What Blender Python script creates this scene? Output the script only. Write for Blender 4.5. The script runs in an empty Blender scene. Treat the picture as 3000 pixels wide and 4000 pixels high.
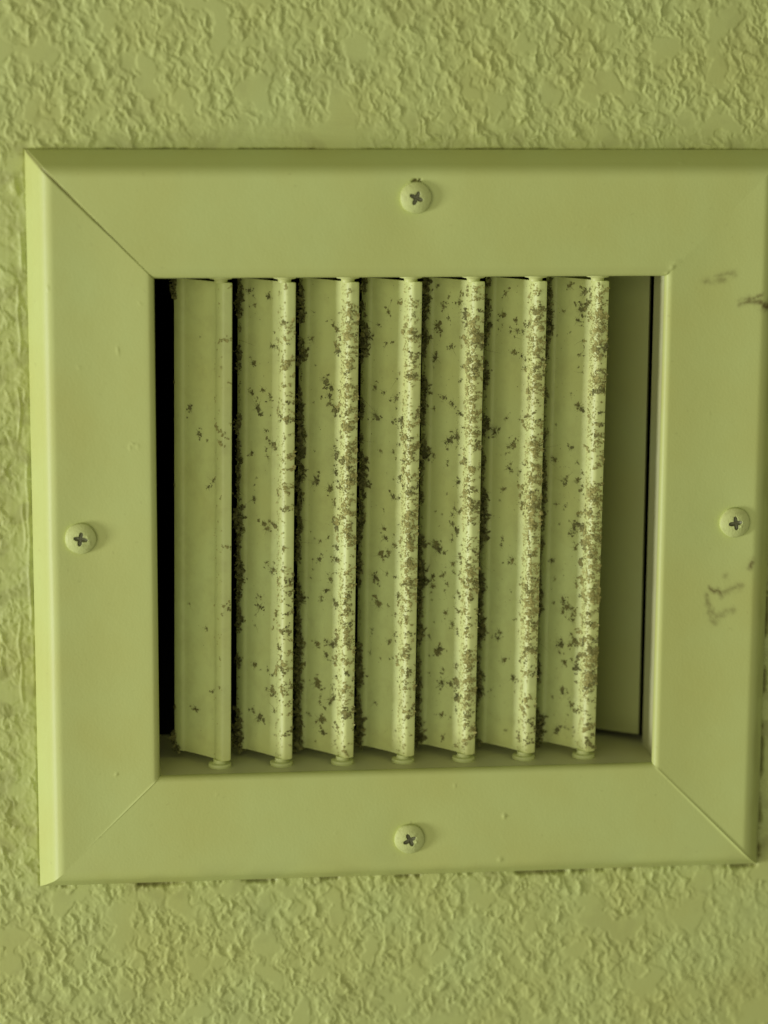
import bpy, math, random
import numpy as np
from mathutils import Vector, Matrix, Euler

# ---------------------------------------------------------------- camera, world, lamps
SC = bpy.context.scene
COL = SC.collection
MM = 0.001                                   # everything below is written in millimetres

cam = bpy.data.cameras.new("camera")
camo = bpy.data.objects.new("camera", cam)
COL.objects.link(camo)
cam.sensor_fit = 'VERTICAL'
cam.sensor_height = 36.0
cam.lens = 36.0 * 9795.24 / 4000.0
cam.clip_start = 0.01
cam.clip_end = 20.0
cam.dof.use_dof = True
cam.dof.focus_distance = 0.672
cam.dof.aperture_fstop = 6.0
camo.location = (-80.418 * MM, -659.302 * MM, 129.536 * MM)
camo.rotation_euler = (math.pi / 2 - 0.18877, -0.00555, -0.11112)
SC.camera = camo

world = bpy.data.worlds.new("World")
SC.world = world
world.use_nodes = True
bg = world.node_tree.nodes["Background"]
bg.inputs[0].default_value = (1.0, 0.985, 0.82, 1)
bg.inputs[1].default_value = 0.210

SC.view_settings.view_transform = 'Standard'
SC.view_settings.look = 'None'
SC.view_settings.exposure = 0.0
SC.view_settings.gamma = 1.0


def area_lamp(name, direction, dist, size, power, colour):
    l = bpy.data.lights.new(name, 'AREA')
    l.shape = 'RECTANGLE'
    l.size, l.size_y = size
    l.energy = power
    l.color = colour
    o = bpy.data.objects.new(name, l)
    COL.objects.link(o)
    d = Vector(direction).normalized()
    o.location = d * dist
    o.rotation_euler = d.to_track_quat('Z', 'Y').to_euler()
    return o


EL, AZ = math.radians(16), math.radians(10)
area_lamp("window_light", (-math.cos(EL) * math.cos(AZ), -math.sin(EL), -math.cos(EL) * math.sin(AZ)),
          2.0, (0.38, 0.46), 24.6, (0.985, 0.985, 1.12))
area_lamp("fill_light", (-0.46, -0.88, 0.02), 1.8, (1.5, 1.3), 10.4, (1.0, 0.985, 0.82))  # added fill that brightens the louver faces, no visible source there

# ---------------------------------------------------------------- helpers
rng = np.random.default_rng(7)
random.seed(5)


def perm(seed):
    return np.random.default_rng(seed).permutation(512).astype(np.int64)


def perlin(x, y, seed=0):
    P = perm(seed)
    xi = np.floor(x).astype(np.int64)
    yi = np.floor(y).astype(np.int64)
    xf, yf = x - xi, y - yi
    u = xf * xf * xf * (xf * (xf * 6 - 15) + 10)
    v = yf * yf * yf * (yf * (yf * 6 - 15) + 10)

    def g(ix, iy, dx, dy):
        h = P[(P[ix & 511] + iy) & 511] * (2 * math.pi / 512)
        return np.cos(h) * dx + np.sin(h) * dy
    n00 = g(xi, yi, xf, yf)
    n10 = g(xi + 1, yi, xf - 1, yf)
    n01 = g(xi, yi + 1, xf, yf - 1)
    n11 = g(xi + 1, yi + 1, xf - 1, yf - 1)
    a = n00 + u * (n10 - n00)
    b = n01 + u * (n11 - n01)
    return (a + v * (b - a)) * 1.5


def fbm(x, y, seed, octv=3, gain=0.5):
    s, a = 0.0, 1.0
    for i in range(octv):
        s = s + a * perlin(x * 2 ** i + 3.7 * i, y * 2 ** i - 1.9 * i, seed + i)
        a *= gain
    return s


def sstep(a, b, x):
    t = np.clip((x - a) / (b - a), 0, 1)
    return t * t * (3 - 2 * t)


def mesh_np(name, verts, faces, sharp=40, smooth=True):
    """faces: list of arrays (n,k) all with the same k per array, or python lists"""
    me = bpy.data.meshes.new(name)
    verts = np.asarray(verts, dtype=np.float32) * MM
    loops, starts, tot = [], [], 0
    for f in faces:
        f = np.asarray(f, dtype=np.int32)
        if f.ndim == 1:
            f = f[None, :]
        if len(f) == 0:
            continue
        n, k = f.shape
        loops.append(f.ravel())
        starts.append(tot + np.arange(n, dtype=np.int32) * k)
        tot += n * k
    loops = np.concatenate(loops)
    starts = np.concatenate(starts)
    me.vertices.add(len(verts))
    me.vertices.foreach_set("co", verts.ravel())
    me.loops.add(len(loops))
    me.loops.foreach_set("vertex_index", loops)
    me.polygons.add(len(starts))
    me.polygons.foreach_set("loop_start", starts)
    me.update(calc_edges=True)
    me.validate()
    if smooth:
        me.polygons.foreach_set("use_smooth", np.ones(len(me.polygons), dtype=bool))
        if sharp:
            me.set_sharp_from_angle(angle=math.radians(sharp))
    return me


def link(name, me, mat, parent=None, loc=None, rot=None):
    o = bpy.data.objects.new(name, me)
    COL.objects.link(o)
    if mat is not None and len(me.materials) == 0:
        me.materials.append(mat)
    if parent is not None:
        o.parent = parent
    if loc is not None:
        o.location = [c * MM for c in loc]
    if rot is not None:
        o.rotation_euler = rot
    return o


def float_attr(me, name, vals):
    a = me.attributes.new(name, 'FLOAT', 'POINT')
    a.data.foreach_set("value", np.asarray(vals, dtype=np.float32).ravel())


def grid_faces(nu, nv, base=0):
    i = np.arange(nu - 1)[:, None] * nv + np.arange(nv - 1)[None, :] + base
    i = i.ravel()
    return np.stack([i, i + nv, i + nv + 1, i + 1], 1)


def lathe(name, prof, seg=40):
    """prof: list of (r, h) from bottom to top; axis = local Z"""
    prof = np.array(prof, float)
    th = np.arange(seg) * 2 * math.pi / seg
    V = np.stack([prof[:, 0][:, None] * np.cos(th), prof[:, 0][:, None] * np.sin(th),
                  np.repeat(prof[:, 1][:, None], seg, 1)], 2).reshape(-1, 3)
    n = len(prof)
    F = []
    for i in range(n - 1):
        a = i * seg + np.arange(seg)
        b = i * seg + (np.arange(seg) + 1) % seg
        F.append(np.stack([a, b, b + seg, a + seg], 1))
    F = np.concatenate(F)
    return mesh_np(name, V, [F, np.arange(seg)[::-1], (n - 1) * seg + np.arange(seg)], 35)


# ---------------------------------------------------------------- materials
def new_mat(name):
    m = bpy.data.materials.new(name)
    m.use_nodes = True
    nt = m.node_tree
    return m, nt, nt.nodes["Principled BSDF"]


PAINT = (0.545, 0.600, 0.185)


def paint_mat(name, col, rough, fine, bump, stain_shade=True, dist=0.00006):
    m, nt, b = new_mat(name)
    N, L = nt.nodes, nt.links
    tc = N.new("ShaderNodeTexCoord")
    n1 = N.new("ShaderNodeTexNoise")
    n1.inputs["Scale"].default_value = 38
    n1.inputs["Detail"].default_value = 5
    n2 = N.new("ShaderNodeTexNoise")
    n2.inputs["Scale"].default_value = fine
    n2.inputs["Detail"].default_value = 3
    L.new(tc.outputs["Object"], n1.inputs["Vector"])
    L.new(tc.outputs["Object"], n2.inputs["Vector"])
    r = N.new("ShaderNodeValToRGB")
    r.color_ramp.elements[0].position = 0.3
    r.color_ramp.elements[1].position = 0.7
    r.color_ramp.elements[0].color = (col[0] * 0.985, col[1] * 0.95, col[2] * 0.90, 1)
    r.color_ramp.elements[1].color = (col[0] * 1.01, col[1] * 1.03, col[2] * 1.09, 1)
    L.new(n1.outputs["Fac"], r.inputs["Fac"])
    src = r.outputs["Color"]
    if stain_shade:
        at = N.new("ShaderNodeAttribute")
        at.attribute_name = "stain_shade"
        mx = N.new("ShaderNodeMixRGB")
        mx.inputs["Color2"].default_value = (0.15, 0.12, 0.03, 1)
        L.new(at.outputs["Fac"], mx.inputs["Fac"])
        L.new(src, mx.inputs["Color1"])
        src = mx.outputs["Color"]
    L.new(src, b.inputs["Base Color"])
    b.inputs["Roughness"].default_value = rough
    b.inputs["Specular IOR Level"].default_value = 0.35
    bp = N.new("ShaderNodeBump")
    bp.inputs["Strength"].default_value = bump
    bp.inputs["Distance"].default_value = dist
    L.new(n2.outputs["Fac"], bp.inputs["Height"])
    L.new(bp.outputs["Normal"], b.inputs["Normal"])
    return m


M_FRAME = paint_mat("register_paint", PAINT, 0.48, 1500, 0.6)
M_WALL = paint_mat("wall_paint", (PAINT[0] * 0.935, PAINT[1] * 0.935, PAINT[2] * 0.96), 0.55, 900, 0.5)
M_BLADE = paint_mat("louver_paint", (PAINT[0] * 1.17, PAINT[1] * 1.165, PAINT[2] * 1.34), 0.45, 900, 0.35)
M_SCREW = paint_mat("screw_paint", (PAINT[0] * 1.05, PAINT[1] * 1.05, PAINT[2] * 1.15), 0.5, 2600, 0.9, dist=0.00009)
M_SLEEVE = paint_mat("sleeve_paint", (0.57, 0.59, 0.27), 0.5, 900, 0.3, stain_shade=False)
M_BACK = paint_mat("rear_plate_paint", (0.33, 0.355, 0.115), 0.5, 900, 0.3, stain_shade=False)


def dust_mat(name, c0, c1):
    m, nt, b = new_mat(name)
    N, L = nt.nodes, nt.links
    tc = N.new("ShaderNodeTexCoord")
    n = N.new("ShaderNodeTexNoise")
    n.inputs["Scale"].default_value = 700
    n.inputs["Detail"].default_value = 4
    L.new(tc.outputs["Object"], n.inputs["Vector"])
    r = N.new("ShaderNodeValToRGB")
    r.color_ramp.elements[0].position = 0.35
    r.color_ramp.elements[1].position = 0.68
    r.color_ramp.elements[0].color = (*c0, 1)
    r.color_ramp.elements[1].color = (*c1, 1)
    L.new(n.outputs["Fac"], r.inputs["Fac"])
    L.new(r.outputs["Color"], b.inputs["Base Color"])
    b.inputs["Roughness"].default_value = 0.95
    b.inputs["Specular IOR Level"].default_value = 0.05
    return m


M_LINT = dust_mat("grey_lint", (0.13, 0.128, 0.044), (0.28, 0.275, 0.098))
M_FLAKE = dust_mat("brown_dust", (0.165, 0.160, 0.050), (0.31, 0.295, 0.098))
M_TAN = dust_mat("tan_dust", (0.27, 0.25, 0.075), (0.44, 0.415, 0.135))
M_GRAIN = dust_mat("pale_dust", (0.40, 0.38, 0.115), (0.58, 0.58, 0.22))

M_STEEL, nt_, b_ = new_mat("bare_steel")
b_.inputs["Base Color"].default_value = (0.21, 0.215, 0.11, 1)
b_.inputs["Metallic"].default_value = 0.3
b_.inputs["Roughness"].default_value = 0.5
M_DUCT, nt_, b_ = new_mat("duct_black")
b_.inputs["Base Color"].default_value = (0.012, 0.012, 0.009, 1)  # duct metal made near-black, its inner shade is painted in
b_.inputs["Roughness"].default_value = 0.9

# thin film of dust on the louvers
_nt = M_BLADE.node_tree
_b = _nt.nodes["Principled BSDF"]
_src = _b.inputs["Base Color"].links[0].from_socket
_geo = _nt.nodes.new("ShaderNodeNewGeometry")
_nz = _nt.nodes.new("ShaderNodeTexNoise")
_nz.inputs["Scale"].default_value = 170
_nz.inputs["Detail"].default_value = 7
_nz.inputs["Roughness"].default_value = 0.65
_nt.links.new(_geo.outputs["Position"], _nz.inputs["Vector"])
_mr = _nt.nodes.new("ShaderNodeMapRange")
_mr.inputs["From Min"].default_value = 0.46
_mr.inputs["From Max"].default_value = 0.74
_mr.inputs["To Max"].default_value = 0.24
_nt.links.new(_nz.outputs["Fac"], _mr.inputs["Value"])
_mx = _nt.nodes.new("ShaderNodeMixRGB")
_mx.inputs["Color2"].default_value = (0.30, 0.28, 0.09, 1)
_nt.links.new(_mr.outputs["Result"], _mx.inputs["Fac"])
_nt.links.new(_src, _mx.inputs["Color1"])
_nt.links.new(_mx.outputs["Color"], _b.inputs["Base Color"])

# ---------------------------------------------------------------- sizes
W2, H2 = 100.0, 99.54          # half of the outer frame
FL = 32.70                     # flange width
IX, IZ = W2 - FL, H2 - FL      # half of the opening
FACE = 10.0                     # how far the face stands off the wall
SCREWS = [(0.6, 87.6, -24, 0), (-87.3, -1.15, -10, 1), (0.2, -86.1, 26, 2), (88.0, 0.3, 8, 3)]

# ---------------------------------------------------------------- wall
def axis(lo, hi, step, out):
    a = list(np.arange(lo, hi + step * 0.5, step))
    s, p, r = step, a[-1], []
    while p < out:
        s = min(s * 1.16, 12)
        p += s
        r.append(p)
    s, p, l = step, a[0], []
    while p > -out:
        s = min(s * 1.16, 12)
        p -= s
        l.append(p)
    return np.array(l[::-1] + a + r)


def joint(x, z):
    """how far the joint between the flanges and the wall is open, and its width"""
    side = np.abs(x) - W2 > np.abs(z) - H2
    al = np.where(side, z + 300 * np.sign(x), x + 700 * np.sign(z))
    ck = sstep(-0.15, 0.50, perlin(al / 12.0, al * 0 + 0.5, 99) + 0.55 * perlin(al / 3.1, al * 0 + 2.5, 98) + 0.25 * perlin(al / 1.1, al * 0 + 4.5, 97))
    ck = np.where(side & (x < 0), 0.15 * ck, np.where(side | (z < 0), ck, 0.20 + 0.35 * ck))
    wd = np.where(side, np.where(x > 0, 1.1, 0.6), np.where(z < 0, 1.25, 0.62)) * (0.70 + 0.45 * ck + 0.18 * perlin(al / 1.4, al * 0 + 6.5, 94))
    return ck, wd


def wall_height(x, z):
    wx = x + 1.1 * perlin(x / 3.5, z / 3.5, 11) + 0.5 * perlin(x / 1.4, z / 1.4, 12)
    wz = z + 1.1 * perlin(x / 3.5, z / 3.5, 13) + 0.5 * perlin(x / 1.4, z / 1.4, 14)
    # rotate so that the splats lie along a falling diagonal
    c, s = math.cos(math.radians(-63)), math.sin(math.radians(-63))
    p, q = (wx * c + wz * s), (-wx * s + wz * c)
    f1 = fbm(p / 7.6, q / 4.4, 21, 3, 0.6)
    f2 = fbm(p / 3.8, q / 2.1, 31, 3, 0.55)
    reg = fbm(wx / 10.0 + 0.3, wz / 10.0, 29, 2, 0.5)
    flat = sstep(0.31, 0.47, reg)                       # smooth patches left between the splats
    rough = sstep(0.30, -0.15, reg)
    f3 = fbm(p / 2.1, q / 1.25, 37, 2, 0.5)
    ridge = np.clip(1 - 3.2 * np.abs(fbm(p / 6.5, q / 3.4, 57, 2, 0.5)), 0, 1) ** 1.5
    h = 0.42 * sstep(-0.25, 0.75, f1) + 0.31 * sstep(0.0, 0.6, f2) * (0.3 + 0.7 * rough)
    h = h + rough * (0.26 * sstep(0.20, 0.50, perlin(p / 2.6, q / 1.5, 51)) + 0.07 * sstep(0.15, 0.6, f3)) + 0.14 * ridge * (0.3 + 0.7 * rough)
    h = h * (1 - flat) + flat * (0.30 + 0.05 * perlin(x / 9, z / 9, 33))
    rim = np.exp(-((reg - 0.31) / 0.05) ** 2) * sstep(-0.1, 0.4, perlin(p / 5, q / 4, 35))
    h = h + 0.22 * rim + 0.020 * perlin(wx / 0.8, wz / 0.8, 61) * (1 - 0.6 * flat)
    h = h * 0.76
    # smoothed, brushed places beside the frame
    top = np.exp(-((x + 32) / 26) ** 4) * sstep(97, 101, z) * (1 - sstep(104, 112, z + 2 * perlin(x / 7, z / 7, 3)))
    left = sstep(-99.0, -101, x) * (1 - sstep(103.5, 110, -x + 1.6 * perlin(x / 6, z / 9, 5))) * sstep(-84, -74, z) * (1 - sstep(84, 92, z))
    corner = sstep(60, 110, x) * sstep(-88, -112, z) * 0.45
    sm = np.clip(top * 0.85 + left * 0.30 + corner, 0, 0.9)
    h = h * (1 - sm) + sm * 0.22
    h = h + top * 0.07 * perlin(x / 9, z / 0.9, 71) + left * 0.05 * perlin(x / 1.0, z / 9, 72)
    # ridges of paint along the left edge of the frame
    for k, (z0, z1, off, w) in enumerate([(44, 66, 102.4, .35), (22, 40, 102.9, .3), (-8, 8, 102.0, .35), (86, 95, 102.8, .8),
                                          (66, 80, 101.4, .3), (-50, -22, 103.8, .4), (-30, 20, 101.0, .4)]):
        m = sstep(z0, z0 + 4, z) * (1 - sstep(z1 - 4, z1, z))
        cx = -(off + 0.8 * perlin(z / 9.0, z * 0 + k, 80 + k))
        h = h + m * 0.30 * np.exp(-((x - cx) / w) ** 2)
    # gentle unevenness of the plaster
    h = h + 0.25 * perlin(x / 45, z / 45, 91)
    near = np.maximum(np.abs(x) - W2, np.abs(z) - H2)
    ck, wd = joint(x, z)
    h = h - (0.08 + 1.2 * ck) * np.exp(-(np.clip(near + 0.2, 0, 99) / wd) ** 4)
    return h


xs = axis(-122, 118, 0.30, 420)
zs = axis(-158, 148, 0.30, 420)
X, Z = np.meshgrid(xs, zs, indexing='ij')
Hh = wall_height(X, Z)
fade = np.clip((np.maximum(np.abs(X) - 122, np.abs(Z) - 158)) / 60, 0, 1)
Hh = Hh * (1 - 0.7 * fade)
V = np.stack([X, -Hh + 0.30, Z], 2).reshape(-1, 3)
F = grid_faces(len(xs), len(zs))
cx = (X[:-1, :-1] + X[1:, 1:]).ravel() / 2
cz = (Z[:-1, :-1] + Z[1:, 1:]).ravel() / 2
keep = ~((np.abs(cx) < 81) & (np.abs(cz) < 81))
F = F[keep][:, ::-1]
used = np.zeros(len(V), bool)
used[F.ravel()] = True
remap = np.cumsum(used) - 1
V = V[used]
F = remap[F]
me = mesh_np("wall", V, [F[:, ::-1]], sharp=0)
st = 0.10 * sstep(0.15, 0.6, perlin(V[:, 0] / 16, V[:, 2] / 16, 95) + 0.4 * perlin(V[:, 0] / 3, V[:, 2] / 3, 96))
# faint brown bleed next to the upper and lower edge of the frame
st = st + 0.22 * np.exp(-np.clip(np.abs(V[:, 2]) - H2, 0, 50) / 4.0) * sstep(0.05, 0.5, perlin(V[:, 0] / 7, V[:, 2] / 5, 97))
nr = np.maximum(np.abs(V[:, 0]) - W2, np.abs(V[:, 2]) - H2)
ck, wd = joint(V[:, 0], V[:, 2])
st = np.clip(st, 0, 0.4) + 0.60 * ck * np.exp(-(np.clip(nr, 0, 99) / (0.85 * wd)) ** 4)   # open joint darkened: grime plus its shade painted in
float_attr(me, "stain_shade", st)
wall = link("wall", me, M_WALL)
wall["kind"] = "structure"

# ---------------------------------------------------------------- register
reg = bpy.data.objects.new("air_register", None)
COL.objects.link(reg)
reg.empty_display_size = 0.05
reg["label"] = "painted metal air vent register with dusty vertical louvers, screwed to the textured wall"
reg["category"] = "air vent"

SCUFF = [([(78.2, 65.6), (80.9, 65.8), (83.0, 65.7)], 0.7, .34), ([(80.9, 66.6), (83.3, 67.3), (85.9, 67.4)], 0.6, .32),
         ([(87.7, 59.7), (90.1, 60.5), (93.1, 59.9)], 0.65, .75), ([(92.3, 61.4), (93.6, 61.9)], 0.4, .5),
         ([(94.3, 58.6), (96.5, 59.0)], 1.0, .9), ([(96.5, 59.0), (97.2, 56.5)], 1.0, .7),
         ([(81.7, -17.8), (82.8, -18.7), (84.2, -18.2), (84.9, -20.3)], 0.42, .62),
         ([(85.3, -19.1), (90.2, -17.4)], 0.7, .36), ([(80.9, -19.4), (81.8, -24.4), (83.3, -27.3)], 0.55, .38),
         ([(83.3, -27.3), (84.8, -25.3), (88.3, -24.0)], 0.7, .34), ([(83.2, -26.9), (83.9, -25.8)], 0.9, .42),
         ([(92.5, -12.3), (93.4, -10.2)], 0.55, .62), ([(86.0, -14.5), (86.1, -14.9)], 0.6, .35),
         ([(82.5, -24.1), (82.9, -25.2)], 0.6, .35), ([(89.6, -17.0), (90.3, -18.2)], 0.5, .4)]
NIBS = [((26.3, -80.5), (.32, .55), .45), ((25.3, -92.8), (.5, .6), .28), ((71.3, 96.5), (.7, .3), .30),
        ((-76.8, 48.3), (.22, 1.0), .22), ((-74.0, 22.9), (.2, .6), .22), ((-73.3, 23.8), (.6, .2), .22),
        ((-72.0, 23.2), (.25, .5), .18), ((-78.9, -65.7), (.3, .35), .3), ((-94.6, 64.7), (.3, .5), .28),
        ((-55.2, 98.8), (.4, .3), .25), ((68.9, 69.3), (.5, .6), .35), ((67.6, 67.6), (.5, .4), .3), ((69.9, 70.6), (1.2, .5), .15),
        ((-71, 60.5), (.35, .35), .12), ((-87, 44), (.4, .4), .12), ((12.6, -71.4), (.25, .5), .18), ((46, 80), (.3, .3), .10),
        ((-20, -84), (.3, .3), .09), ((-52, -72), (.3, .3), .1), ((80, 30), (.3, .3), .1)]


def seg_dist(x, z, a, b):
    ax, az = a
    bx, bz = b
    dx, dz = bx - ax, bz - az
    t = np.clip(((x - ax) * dx + (z - az) * dz) / (dx * dx + dz * dz + 1e-9), 0, 1)
    return np.hypot(x - ax - t * dx, z - az - t * dz)


def flange_profile():
    """front outline (t inwards from the outer edge, d off the wall)"""
    p = [(0.0, -0.6), (0.0, 0.1), (0.03, 0.5), (0.16, 0.85)]
    # sloping bevel, then a tight round onto the face
    for s in np.linspace(0, 1, 16)[1:]:
        p.append((0.16 + 3.0 * s, 0.85 + 6.1 * s + 0.25 * math.sin(math.pi * s)))
    (ax, ay), (bx, by), (cx, cy) = p[-1], (4.5, FACE - 0.02), (6.9, FACE)
    for s in np.linspace(0, 1, 14)[1:]:
        p.append(((1 - s) ** 2 * ax + 2 * s * (1 - s) * bx + s * s * cx, (1 - s) ** 2 * ay + 2 * s * (1 - s) * by + s * s * cy))
    # dished face
    t0, t1 = 6.9, FL - 1.7
    for s in np.linspace(0, 1, 62)[1:]:
        t = t0 + (t1 - t0) * s
        p.append((t, FACE - 0.42 * math.sin(math.pi * s) ** 1.1 * (1 - 0.15 * s)))
    # inner lip rolls back
    r = 1.7
    for s in np.linspace(0, 1, 11)[1:]:
        a = s * math.pi / 2
        p.append((t1 + r * math.sin(a), FACE - r * (1 - math.cos(a))))
    for d in np.linspace(FACE - r, FACE - r - 0.5, 3)[1:]:
        p.append((FL, d))
    return np.array(p)


FP = flange_profile()


def make_flange(side):
    hw, ht = (W2, H2) if side in ('top', 'bottom') else (H2, W2)     # half length, offset of the outer edge
    nt = len(FP)
    end = np.array([0, .08, .16, .26, .4, .6, .9, 1.3, 1.8, 2.4])
    gapA = gapB = 0.0
    # A = negative end along the length, B = positive end
    T, D = FP[:, 0], FP[:, 1]
    nmid = 380
    rows = []
    for t in T:
        half = hw - t
        a, b = -half + gapA, half - gapB
        mid = np.linspace(a + 3, b - 3, nmid)
        rows.append(np.concatenate([a + end, mid, b - end[::-1]]))
    S = np.array(rows)                                                 # (nt, ns)
    ns = S.shape[1]
    Tt = np.repeat(T[:, None], ns, 1)
    Dd = np.repeat(D[:, None], ns, 1)
    o = ht - Tt
    if side == 'top':
        X, Z = S, o
    elif side == 'bottom':
        X, Z = -S, -o
    elif side == 'right':
        X, Z = o, -S
    else:
        X, Z = -o, S
    facew = sstep(0.2, 1.5, Dd) * (Tt < FL - 0.2)
    # paint waviness, dents round the screws, nibs
    Dd = Dd + facew * (0.045 * perlin(X / 17, Z / 17, 201) + 0.012 * perlin(X / 4, Z / 4, 202))
    for (sx, sz, _, k) in SCREWS:
        r2 = (X - sx) ** 2 + (Z - sz) ** 2
        Dd = Dd - facew * 0.42 * np.exp(-r2 / 70.0)
        if k == 0:
            sk = (X - sx + 2.0) ** 2 + (Z - sz + 9) ** 2
            Dd = Dd - facew * 0.30 * np.exp(-sk / 110.0)
    for (c, s, hgt) in NIBS:
        q = ((X - c[0]) / s[0]) ** 2 + ((Z - c[1]) / s[1]) ** 2
        Dd = Dd + facew * hgt * np.exp(-q)
    # fine paint lines along the left bevel
    if side == 'left':
        bev = (Tt < 6) & (Tt > 0.3)
        Dd = Dd + bev * 0.03 * perlin(X * 2.2, Z / 30, 210)
    # mitre joints: a bead of paint lower right, hairline lower left
    hz = hw - Tt
    dA, dB = S + hz, hz - S
    stain_shade = np.zeros_like(Dd)
    if side == 'bottom':      # A end (S=-hw) is on the right because X=-S
        Dd = Dd + facew * 0.22 * np.exp(-(dA / 0.42) ** 2) * (0.5 + sstep(4, 26, FL - Tt))
        stain_shade = stain_shade + 0.10 * sstep(10, 4, Tt) * sstep(-0.2, 0.5, perlin(X / 11, Z / 6, 223))
    if side == 'left':
        Dd = Dd + facew * 0.13 * np.exp(-(dA / 0.34) ** 2) * sstep(9, 26, Tt)
    if side == 'right':       # B end (Z=-S) is at the bottom
        Dd = Dd + facew * 0.22 * np.exp(-(dB / 0.42) ** 2) * (0.5 + sstep(4, 26, FL - Tt))
    if side in ('top', 'left'):
        dj = dA if side == 'top' else dB
        wv = 0.14 + 0.30 * sstep(FL, 4, Tt) + 0.10 * perlin(Tt / 5.0, Tt * 0 + 0.3, 225)
        gv = np.exp(-(dj / np.clip(wv, 0.08, 1)) ** 4)
        Dd = Dd - facew * 0.45 * gv
        stain_shade = np.maximum(stain_shade, 0.75 * gv * facew * sstep(FL + 2, FL - 12, Tt) * (0.8 + 0.3 * perlin(Tt / 6, Tt * 0, 226)))
    for pts, wd, st in SCUFF:
        dmin = np.full_like(X, 99.0)
        for a, b in zip(pts[:-1], pts[1:]):
            dmin = np.minimum(dmin, seg_dist(X + 0.35 * perlin(X / 1.1, Z / 1.1, 231), Z + 0.35 * perlin(X / 1.1, Z / 1.1, 232), a, b))
        grain = 0.55 + 0.40 * perlin(X / 1.1, Z / 0.8, 233) + 0.6 * perlin(X / 2.8, Z / 1.6, 234)
        stain_shade = np.maximum(stain_shade, min(1.0, st * 1.45) * np.clip(grain + 0.2, 0.25, 1) * np.exp(-(dmin / (1.35 * wd)) ** 2))
    if side == 'right':
        stain_shade = stain_shade + 0.16 * sstep(6.0, 3.0, Tt) * sstep(-0.1, 0.45, perlin(X / 4, Z / 14, 224))
    if side in ('left', 'top'):
        stain_shade = stain_shade + 0.10 * sstep(FL - 3.0, FL - 1.0, Tt) * (Dd > 4)
    # tiny dark specks in the paint
    sp = perlin(X / 1.5, Z / 1.5, 241)
    stain_shade = stain_shade + 0.14 * sstep(0.78, 0.88, sp) * facew
    # end of the slotted hole above the top screw
    if side == 'top':
        slot = (np.abs(X - 0.75 - 0.08 * np.sin(Z * 5)) < 1.3) & (Z > 87) & (Z < 92.25 + 0.06 * np.sin(X * 4))
        Dd = np.where(slot, Dd - 0.7, Dd)
        stain_shade = np.where(slot, 0.85, stain_shade)  # inner shade of the hole painted onto the shallow pocket
        rim = np.exp(-((np.hypot((X - 0.75) / 1.15, Z - 92.6) - 2.0) / 0.3) ** 2)
    if side == 'bottom':
        tick = np.exp(-((X - 0.7) / 0.25) ** 2 - ((Z + 82.0) / 0.6) ** 2)
        stain_shade = np.maximum(stain_shade, 0.45 * tick)
    V = np.stack([X, -Dd, Z], 2).reshape(-1, 3)
    ncount = len(V)
    F = grid_faces(nt, ns)
    # back of the sheet
    bp = [(FL - 0.02, FACE - 2.25), (FL - 0.9, FACE - 2.6), (FL - 2.4, FACE - 2.4), (16, FACE - 2.6), (7.4, FACE - 2.2), (4.6, 5.6), (2.0, 2.0), (1.2, -0.6)]
    BV = []
    for (t, d) in bp:
        half = hw - t
        for s in (-half + gapA, half - gapB):
            oo = ht - t
            xz = {'top': (s, oo), 'bottom': (-s, -oo), 'right': (oo, -s), 'left': (-oo, s)}[side]
            BV.append((xz[0], -d, xz[1]))
    V = np.concatenate([V, np.array(BV)])
    nb = len(bp)
    BF = [[ncount + 2 * i, ncount + 2 * i + 1, ncount + 2 * i + 3, ncount + 2 * i + 2] for i in range(nb - 1)]
    capA = [i * ns for i in range(nt)] + [ncount + 2 * i for i in range(nb)]
    capB = [i * ns + ns - 1 for i in range(nt)] + [ncount + 2 * i + 1 for i in range(nb)]
    me = mesh_np("flange", V, [F[:, ::-1], np.array(BF), capA, capB[::-1]], 50)
    st = np.concatenate([stain_shade.ravel(), np.zeros(2 * nb)])
    # values include the darker groove of the upper left joint
    float_attr(me, "stain_shade", np.clip(st, 0, 1))
    return link("flange", me, M_FRAME, reg)


for side in ('top', 'right', 'bottom', 'left'):
    make_flange(side)

# inner sleeve: four plates behind the lip
def box_mesh(name, lo, hi, bev=0.15):
    x0, y0, z0 = lo
    x1, y1, z1 = hi
    v = [(x0, y0, z0), (x1, y0, z0), (x1, y1, z0), (x0, y1, z0), (x0, y0, z1), (x1, y0, z1), (x1, y1, z1), (x0, y1, z1)]
    f = [(0, 3, 2, 1), (4, 5, 6, 7), (0, 1, 5, 4), (1, 2, 6, 5), (2, 3, 7, 6), (3, 0, 4, 7)]
    return mesh_np(name, v, [np.array(f)], 30)


SL = 0.12
link("sleeve_panel", box_mesh("sleeve_panel", (-IX - 2.8, -7.2, -IZ - SL - 1), (IX + 2.8, 32, -IZ - SL)), M_SLEEVE, reg)
link("sleeve_panel", box_mesh("sleeve_panel", (-IX - 2.8, -7.2, IZ + SL), (IX + 2.8, 32, IZ + SL + 1)), M_SLEEVE, reg)
link("sleeve_panel", box_mesh("sleeve_panel", (-IX - SL - 1, -7.2, -IZ - SL + .02), (-IX - SL, 10, IZ + SL - .02)), M_SLEEVE, reg)
link("sleeve_panel", box_mesh("sleeve_panel", (IX + 1.5, -7.2, -IZ - SL + .02), (IX + 2.5, 11.0, IZ + SL - .02)), M_SLEEVE, reg)

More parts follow.
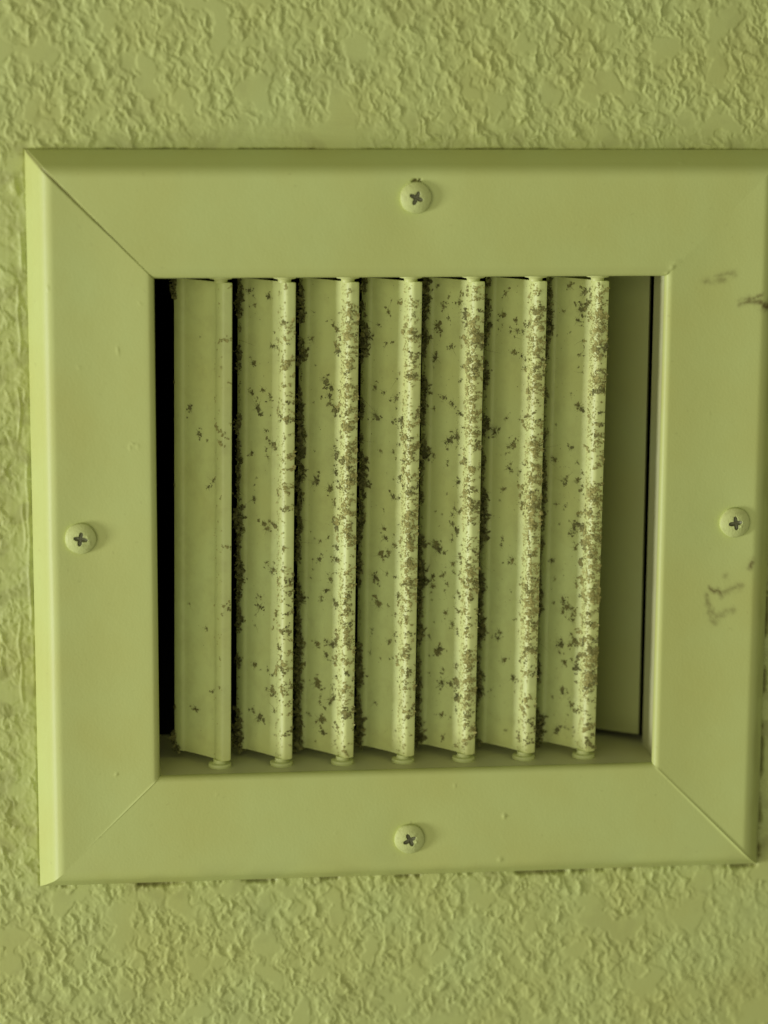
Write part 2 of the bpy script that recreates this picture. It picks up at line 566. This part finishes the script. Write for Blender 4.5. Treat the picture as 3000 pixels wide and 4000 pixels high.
# rear plate seen at the right behind the last louver
def plate_mesh(name, a, b, z0, z1, th=0.9):
    a, b = np.array(a), np.array(b)
    d = (b - a) / np.linalg.norm(b - a)
    n = np.array([-d[1], d[0]])
    if n[1] < 0:
        n = -n
    k = 14
    pts_f, pts_b = [], []
    for i in range(k):
        s = i / (k - 1)
        bow = -0.5 * math.sin(math.pi * s)
        pts_f.append(a + (b - a) * s + n * bow)
        pts_b.append(a + (b - a) * s + n * (bow + th))
    ring = pts_f + pts_b[::-1]
    m = len(ring)
    V = [(p[0], p[1], z) for z in (z0, z1) for p in ring]
    i = np.arange(m)
    F = np.stack([i, (i + 1) % m, (i + 1) % m + m, i + m], 1)
    return mesh_np(name, V, [F, np.arange(m)[::-1], np.arange(m) + m], 40)


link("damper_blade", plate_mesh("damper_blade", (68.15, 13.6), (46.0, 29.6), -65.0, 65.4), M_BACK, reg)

# duct behind the register: closed dark box, open to the front
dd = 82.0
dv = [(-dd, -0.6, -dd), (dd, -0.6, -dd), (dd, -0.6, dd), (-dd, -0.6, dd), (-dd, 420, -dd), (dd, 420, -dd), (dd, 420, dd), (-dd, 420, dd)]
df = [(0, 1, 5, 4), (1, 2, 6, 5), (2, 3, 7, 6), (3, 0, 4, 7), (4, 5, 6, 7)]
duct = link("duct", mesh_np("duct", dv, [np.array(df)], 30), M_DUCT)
duct["kind"] = "structure"

# ---------------------------------------------------------------- screws
def make_screw(rot, seed, chips):
    R, hgt = 4.1, 2.15
    rr = np.concatenate([np.linspace(0.02, 2.3, 30), np.linspace(2.4, 3.85, 12), [3.98, 4.07, 4.1, 4.1, 4.1]])
    seg = 128
    th = np.arange(seg) * 2 * math.pi / seg
    Rr, Th = np.meshgrid(rr, th, indexing='ij')
    Rr = Rr * (1 + 0.012 * np.sin(Th * 5 + seed) * (Rr > 3.5))
    dome = hgt - 1.15 * (np.clip(Rr / R, 0, 1)) ** 2.6
    k = len(rr)
    dome[-4:] = np.array([0.80, 0.62, 0.25, -0.5])[:, None]
    X, Z = Rr * np.cos(Th), Rr * np.sin(Th)
    a = Th - math.radians(rot) - math.pi / 4 + math.pi / 4
    rs = 0.95 + 1.02 * np.abs(np.cos(2 * a)) ** 1.9 + 0.06 * np.sin(3 * Th + seed)
    rec = sstep(0.0, 0.30, rs - Rr)
    n = 0.03 * perlin(X * 2.3 + seed * 7, Z * 2.3, 300 + seed) + 0.02 * perlin(X * 5 + seed, Z * 5, 310 + seed)
    lump = sum(c[2] * np.exp(-((X - c[0]) ** 2 + (Z - c[1]) ** 2) / c[3] ** 2) for c in chips) if chips else 0
    h = dome + (n + lump) * (Rr < 3.9) - rec * (0.75 + 0.35 * np.clip(rs - Rr, 0, 1))
    V = np.stack([X, -h, Z], 2).reshape(-1, 3)
    idx = np.arange(k)[:, None] * seg + np.arange(seg)[None, :]
    idn = np.roll(idx, -1, 1)
    F = np.stack([idx[:-1], idx[1:], idn[1:], idn[:-1]], 2).reshape(-1, 4)
    inside = (rec[:-1] > 0.55).ravel()
    stain_shade = 0.5 * sstep(0.25, 0.9, rec) + 0.12 * sstep(0.1, 0.6, perlin(X * 0.9 + 5 * seed, Z * 0.9, 320 + seed))

    def sub(sel, extra=None):
        ff = F[sel]
        used = np.zeros(len(V), bool)
        used[ff.ravel()] = True
        if extra is not None:
            used[extra] = True
        rm = np.cumsum(used) - 1
        return V[used], rm[ff], (rm[extra] if extra is not None else None), used
    v1, f1, _, u1 = sub(~inside)
    m1 = mesh_np("screw", v1, [f1], 55)
    float_attr(m1, "stain_shade", stain_shade.ravel()[u1])
    v2, f2, ex, u2 = sub(inside, np.arange(seg))
    m2 = mesh_np("recess", v2, [f2, ex[::-1]], 55)
    return m1, m2


CHIPS = [[(0.4, -1.9, .06, .9)], [(1.9, 0.6, .16, .45), (1.5, -.4, .14, .35), (2.3, -.9, .12, .5), (0.2, -1.5, .15, .5), (-.2, 1.2, .12, .5)],
         [(1.8, -.5, .3, .35), (1.2, .9, .18, .35), (1.0, -1.5, .14, .5)], [(1.5, -.9, .22, .3), (1.7, 0.1, .28, .28)]]
for (sx, sz, rot, k) in SCREWS:
    m1, m2 = make_screw(rot, k + 1, CHIPS[k])
    s = link("screw", m1, M_SCREW, reg, (sx, -(FACE - 0.42 - 0.30), sz))
    link("recess", m2, M_STEEL, s)
    s["label"] = ["screw with the dark end of its slot showing above it", "screw with chipped paint round its recess, left flange",
                  "screw in the lower flange", "screw near the dirt marks on the right flange"][k]

# ---------------------------------------------------------------- louvers
def louver_curve():
    up = [(-16.25, 0.42), (-15.4, 0.58), (-14.0, 0.62), (-13.4, 0.52), (-13.0, 0.22), (-12.6, 0.06), (-11.5, 0.06), (-9, -0.02), (-6.5, 0.0),
          (-4.5, 0.11), (-3.0, 0.22), (-2.0, 0.33), (-1.55, 0.43), (-1.15, 0.60), (-0.75, 0.80), (-0.3, 0.95), (0.25, 1.05), (0.75, 1.08),
          (1.2, 1.05), (1.6, 0.95), (1.85, 0.80), (2.1, 0.52), (2.4, 0.12), (2.75, -0.38), (3.0, -0.76), (3.06, -0.95)]
    return np.array(up)


UP = louver_curve()
DN = np.array([(2.98, -1.15), (2.6, -1.2), (2.0, -1.0), (1.4, -1.15), (0.6, -1.5), (-0.6, -1.55), (-1.6, -1.1), (-2.4, -0.85), (-6, -1.1), (-12, -1.0), (-13.2, -0.75), (-16.0, -0.62), (-16.3, -0.3)])
TH = math.radians(45)
DF = np.array([math.cos(TH), -math.sin(TH)])       # towards the front edge, (x, y)
DN_ = np.array([-math.sin(TH), -math.cos(TH)])     # normal of the seen face


def ab2xy(a, b):
    return a * DF[0] + b * DN_[0], a * DF[1] + b * DN_[1]


ZL = 65.0


def louver_mesh():
    ring = np.concatenate([UP, DN])
    cen = ring.mean(0)
    zsl = [(-ZL, 0.90), (-ZL + 0.12, 0.965), (-ZL + 0.45, 1.0)] + [(z, 1.0) for z in np.linspace(-ZL + 3, ZL - 3, 60)] + [(ZL - 0.45, 1.0), (ZL - 0.12, 0.965), (ZL, 0.90)]
    V = []
    for z, s in zsl:
        r = ring.copy()
        if s < 1:
            q = (1 - s) * 3.4
            r[:, 0] = np.clip(r[:, 0], -16.3 + q * 0.9, 3.06 - q)
            r[:, 1] = r[:, 1] * (1 - (1 - s) * 0.5)
        x, y = ab2xy(r[:, 0], r[:, 1])
        V.append(np.stack([x, y, np.full(len(r), z)], 1))
    V = np.concatenate(V)
    m, n = len(ring), len(zsl)
    i = np.arange(n - 1)[:, None] * m
    j = np.arange(m)[None, :]
    jn = (j + 1) % m
    F = np.stack([i + j, i + jn, i + m + jn, i + m + j], 2).reshape(-1, 4)
    me = mesh_np("louver", V, [F[:, ::-1], np.arange(m), (np.arange(m) + (n - 1) * m)[::-1]], 38)
    return me


LM = louver_mesh()
bush = lathe("bushing", [(3.05, 0.0), (3.1, 0.25), (3.1, 0.8), (2.95, 1.02), (2.55, 1.08), (2.2, 1.1), (1.9, 1.2), (1.75, 1.5), (1.75, 2.1)], 44)


def surf_b(a):
    return np.interp(a, UP[:, 0], UP[:, 1])


def surf_n(a):
    e = 0.12
    db = (surf_b(a + e) - surf_b(a - e)) / (2 * e)
    n = np.array([-db, 1.0])
    return n / np.linalg.norm(n)


class Dust:
    def __init__(self):
        self.V, self.F, self.M, self.n = [], [], [], 0

    def fan(self, c, e1, e2, nn, radii, lift, mat, cen=None):
        k = len(radii)
        th = np.arange(k) * 2 * math.pi / k + random.random() * 6
        ring = c + (np.cos(th) * radii)[:, None] * e1 + (np.sin(th) * radii)[:, None] * e2 + nn * (lift * np.random.default_rng(self.n).random(k))[:, None]
        top = c + nn * (lift + (cen if cen is not None else 0.25 * radii.mean()))
        self.V.append(np.concatenate([top[None], ring]))
        i = np.arange(k)
        self.F.append(np.stack([np.full(k, self.n), self.n + 1 + i, self.n + 1 + (i + 1) % k], 1))
        self.M.append(np.full(k, mat))
        self.n += k + 1

    def hair(self, p, d, length, w, mat, curl):
        d = d / np.linalg.norm(d)
        s = np.cross(d, np.array([0.2, -1, 0.1]))
        s = s / (np.linalg.norm(s) + 1e-9)
        k = 5
        pts = []
        q = p.copy()
        for i in range(k):
            t = i / (k - 1)
            pts.append(q - s * w * (1 - t * 0.7))
            pts.append(q + s * w * (1 - t * 0.7))
            d = d + curl * 0.5
            d = d / np.linalg.norm(d)
            q = q + d * length / (k - 1)
        self.V.append(np.array(pts))
        i = self.n + 2 * np.arange(k - 1)
        self.F.append(np.stack([i, i + 1, i + 3], 1))
        self.F.append(np.stack([i, i + 3, i + 2], 1))
        self.M.append(np.full(2 * (k - 1), mat))
        self.n += 2 * k


def p3(a, b, z):
    x, y = ab2xy(a, b)
    return np.array([x, y, z])


def v3(a, b, z):
    return np.array([a * DF[0] + b * DN_[0], a * DF[1] + b * DN_[1], z])


def spiky(k, r, sharp):
    x = rng.random(k)
    return r * (0.25 + 1.1 * x ** sharp)


def flake(D, a, z, r, mat, lift=0.05, k=None, sharp=1.6):
    n2 = surf_n(a)
    nn = v3(n2[0], n2[1], 0)
    e1 = v3(n2[1], -n2[0], 0)
    e2 = np.array([0, 0, 1.0])
    # random tilt
    nn = nn + 0.25 * rng.normal(size=3)
    nn = nn / np.linalg.norm(nn)
    e1 = e1 + 0.20 * rng.normal(size=3)
    D.fan(p3(a, surf_b(a) + 0.03, z), e1, e2, nn, spiky(k or rng.integers(6, 12), r, sharp), lift, mat)


def puff(D, c, r, count, mat_fn, flat=0.6):
    """a loose ball of lint made of many small crumpled scraps and hairs"""
    for _ in range(count):
        q = c + rng.normal(size=3) * r * np.array([0.45, 0.45, 0.6])
        e1 = rng.normal(size=3)
        e1 /= np.linalg.norm(e1)
        e2 = np.cross(e1, rng.normal(size=3))
        e2 /= np.linalg.norm(e2)
        nn = np.cross(e1, e2)
        D.fan(q, e1, e2, nn, spiky(int(rng.integers(6, 11)), r * (0.35 + 0.40 * rng.random()), 1.2), 0.12 * r, mat_fn(), 0.1 * r)
    for _ in range(max(1, count // 5)):
        q = c + rng.normal(size=3) * r * 0.4
        D.hair(q, rng.normal(size=3), r * (0.7 + 1.2 * rng.random()), 0.022, mat_fn(), rng.normal(size=3) * 0.5)


AMT = [0.06, 0.42, 0.9, 0.85, 1.15, 1.05, 1.25]        # how dusty each louver is, from the left
FACEN = [12, 58, 92, 66, 112, 78, 100]


def make_dust(k):
    D = Dust()
    amt = AMT[k]
    off = k * 37.1
    z_ok = lambda z: abs(z) < ZL - 0.4
    # scattered flakes and scraps on the broad face, thicker towards the bead
    for _ in range(FACEN[k]):
        a = -2.0 - 10.5 * rng.random() ** 1.5
        z = rng.uniform(-63, 63)
        dens = 0.5 + perlin(np.array(z / 9.0 + off), np.array(k * 3.3), 401)
        if rng.random() > dens + 0.35:
            continue
        m = 0 if rng.random() < 0.45 else 1
        R0 = rng.choice([0.35, 0.6, 0.95, 1.45], p=[.38, .28, .21, .13]) * (0.75 if k == 0 else 1)
        an = rng.uniform(0, math.pi)
        flake(D, a, z, R0 * (0.62 if R0 < 0.9 else 0.85), m, 0.05 + 0.15 * R0, sharp=2.4)
        for _ in range(int(3 + 7 * R0)):
            t, w = rng.normal() * R0 * 0.95, rng.normal() * R0 * 0.36
            flake(D, min(a + t * math.cos(an) - w * math.sin(an), -1.6), z + t * math.sin(an) + w * math.cos(an), R0 * (0.14 + 0.34 * rng.random()), m, 0.05 + 0.30 * R0, sharp=2.4)
        for _ in range(int(3 + 9 * R0)):
            D.hair(p3(a, surf_b(a) + 0.1 + 0.2 * R0, z), v3(rng.normal(), 0.25 * rng.random(), rng.normal()), R0 * (0.8 + 1.2 * rng.random()), 0.035, m, rng.normal(size=3) * 0.35)
        if rng.random() < 0.35:
            n2 = surf_n(a)
            D.hair(p3(a, surf_b(a) + 0.15, z), v3(rng.normal(), 0.15, rng.normal()), 1.0 + 2.2 * rng.random(), 0.03, m, v3(rng.normal() * .4, 0, rng.normal() * .4))
    # fine specks
    for _ in range(int(150 * amt)):
        flake(D, -12.5 * rng.random() ** 1.3, rng.uniform(-64, 64), 0.08 + 0.10 * rng.random(), 1, 0.03, 5)
    # thin pale grain on the bead
    def level(z):
        e = min(1.0, max(0.0, (z + 65) / 22)) * min(1.0, max(0.0, (67 - z) / 16))
        q = perlin(np.array(z / 13.0 + off), np.array(0.5 + k), 411) + 0.6 * perlin(np.array(z / 4.0 + off), np.array(4.5), 412)
        return max(0.0, (0.25 + 0.75 * e) * (0.85 + 0.75 * float(q)))
    for _ in range(int(1500 * amt)):
        z = rng.uniform(-64.5, 64.5)
        if rng.random() > 0.25 + 0.75 * level(z):
            continue
        a = rng.uniform(-1.7, 1.7)
        flake(D, a, z, 0.12 + 0.32 * rng.random() ** 1.7, 2, 0.20, int(rng.integers(5, 9)))
    # matted brown clumps, mostly on the side away from the window
    for _ in range(int(330 * amt)):
        z0 = rng.uniform(-64, 64.5)
        if rng.random() > level(z0):
            continue
        a0 = float(np.clip(rng.normal(1.95, 0.65) if rng.random() < 0.82 else rng.normal(-1.4, 1.1), -3.4, 2.95))
        R0 = 0.24 + 0.75 * rng.random() ** 1.9
        u = rng.random()
        m = 3 if u < 0.70 else (1 if u < 0.96 else 0)
        ang = rng.uniform(-0.9, 0.9) + math.pi / 2 * (rng.random() < 0.5)
        for _ in range(int(4 + 9 * R0)):
            t = rng.normal() * R0 * 1.0
            w = rng.normal() * R0 * 0.40
            a = float(np.clip(a0 + t * math.cos(ang) - w * math.sin(ang), -4.0, 3.0))
            flake(D, a, z0 + t * math.sin(ang) + w * math.cos(ang), 0.10 + R0 * (0.22 + 0.40 * rng.random()), m, 0.06 + 0.25 * R0, int(rng.integers(5, 10)))
        for _ in range(2):
            D.hair(p3(a0, surf_b(a0) + 0.2, z0), v3(rng.normal(), 0.35 * rng.random(), rng.normal()), 0.6 + 1.3 * rng.random(), 0.03, m, rng.normal(size=3) * 0.4)
    # a few tufts past the front edge
    for _ in range(int(24 * amt)):
        z = rng.uniform(-60, 60)
        puff(D, p3(2.95, -0.6, z), 0.35 + 0.25 * rng.random(), 7, lambda: 1 if rng.random() < .6 else 2)
    # dark lint along the rear edge
    if k > 0:
        z = -ZL + 0.3
        while z < ZL - 0.5:
            q = float(perlin(np.array(z / 7.5 + off), np.array(5.5), 421) + 0.45 * perlin(np.array(z / 2.2 + off), np.array(1.5), 422))
            lo = 1.0 if (z > 55 or z < -58) else 0.0
            g = q + 0.32 * (amt if amt < 1.1 else 1.1) + 0.5 * lo
            if g > 0:
                r = 0.55 + 0.85 * min(g, 1.0)
                a = -15.8 + 1.9 * rng.random() * min(1, g + 0.25) + rng.normal() * 0.25
                puff(D, p3(a, 0.75 + 0.35 * rng.random(), z), r, 15, lambda: 0 if rng.random() < .9 else 1)
                z += 0.75 + 0.4 * rng.random()
            else:
                if rng.random() < 0.5:
                    puff(D, p3(-15.8 + 0.8 * rng.random(), 0.6, z), 0.4, 5, lambda: 0 if rng.random() < .8 else 1)
                z += 0.7
    else:
        for (a, z, r) in [(-16.0, 62.6, 1.3), (-15.6, 60.5, 1.0), (-15.9, 64.2, 1.2), (-16.4, -62.0, 1.2), (-15.6, -64.0, 0.9), (-14.6, -64.9, 0.7), (-16.2, -60.6, .8), (-15.9, -53, 0.45), (-16, 9, .3), (-16.1, 37, .3)]:
            puff(D, p3(a, 0.6, z), r, 26, lambda: 0 if rng.random() < .7 else 1)
    # strands across the gap
    for _ in range(int(5 * amt)):
        z = rng.uniform(-60, 60)
        D.hair(p3(-15, 1.4, z), v3(1, 0.25, rng.normal() * 0.3), 3 + 4 * rng.random(), 0.04, 0, v3(0, -0.15, rng.normal() * 0.25))
    V = np.concatenate(D.V)
    F = np.concatenate(D.F)
    me = mesh_np("dust", V, [F], smooth=False)
    for m in (M_LINT, M_FLAKE, M_GRAIN, M_TAN):
        me.materials.append(m)
    return me, np.concatenate(D.M)


for k in range(7):
    px = 0.0 + 16.75 * (k - 3)
    lv = link("louver", LM, M_BLADE, reg, (px, -0.5, 0.0), (0, math.radians(0.5), math.radians([0.6, -0.8, 0.4, 0, 0.5, -0.4, 0.3][k])))
    link("bushing", bush, M_BLADE, lv, (0, 0, -IZ - SL))
    link("bushing", bush, M_BLADE, lv, (0, 0, IZ + SL), (math.pi, 0, 0))
    dm, mi = make_dust(k)
    if len(mi) == len(dm.polygons):
        dm.polygons.foreach_set("material_index", mi.astype(np.int32))
    else:
        print("dust material mismatch", len(mi), len(dm.polygons))
    d = link("dust", dm, None, lv)
    d["kind"] = "stuff"
    lv["label"] = ["cleanest louver, next to the dark gap at the left end", "louver with light specks of dust, second from the left",
                   "louver with dust scraps, third from the left", "louver in the middle of the row",
                   "heavily dusted louver, third from the right end", "louver with a thick dusty bead, second from the right",
                   "dustiest louver, at the right end before the dark rear plate"][k]
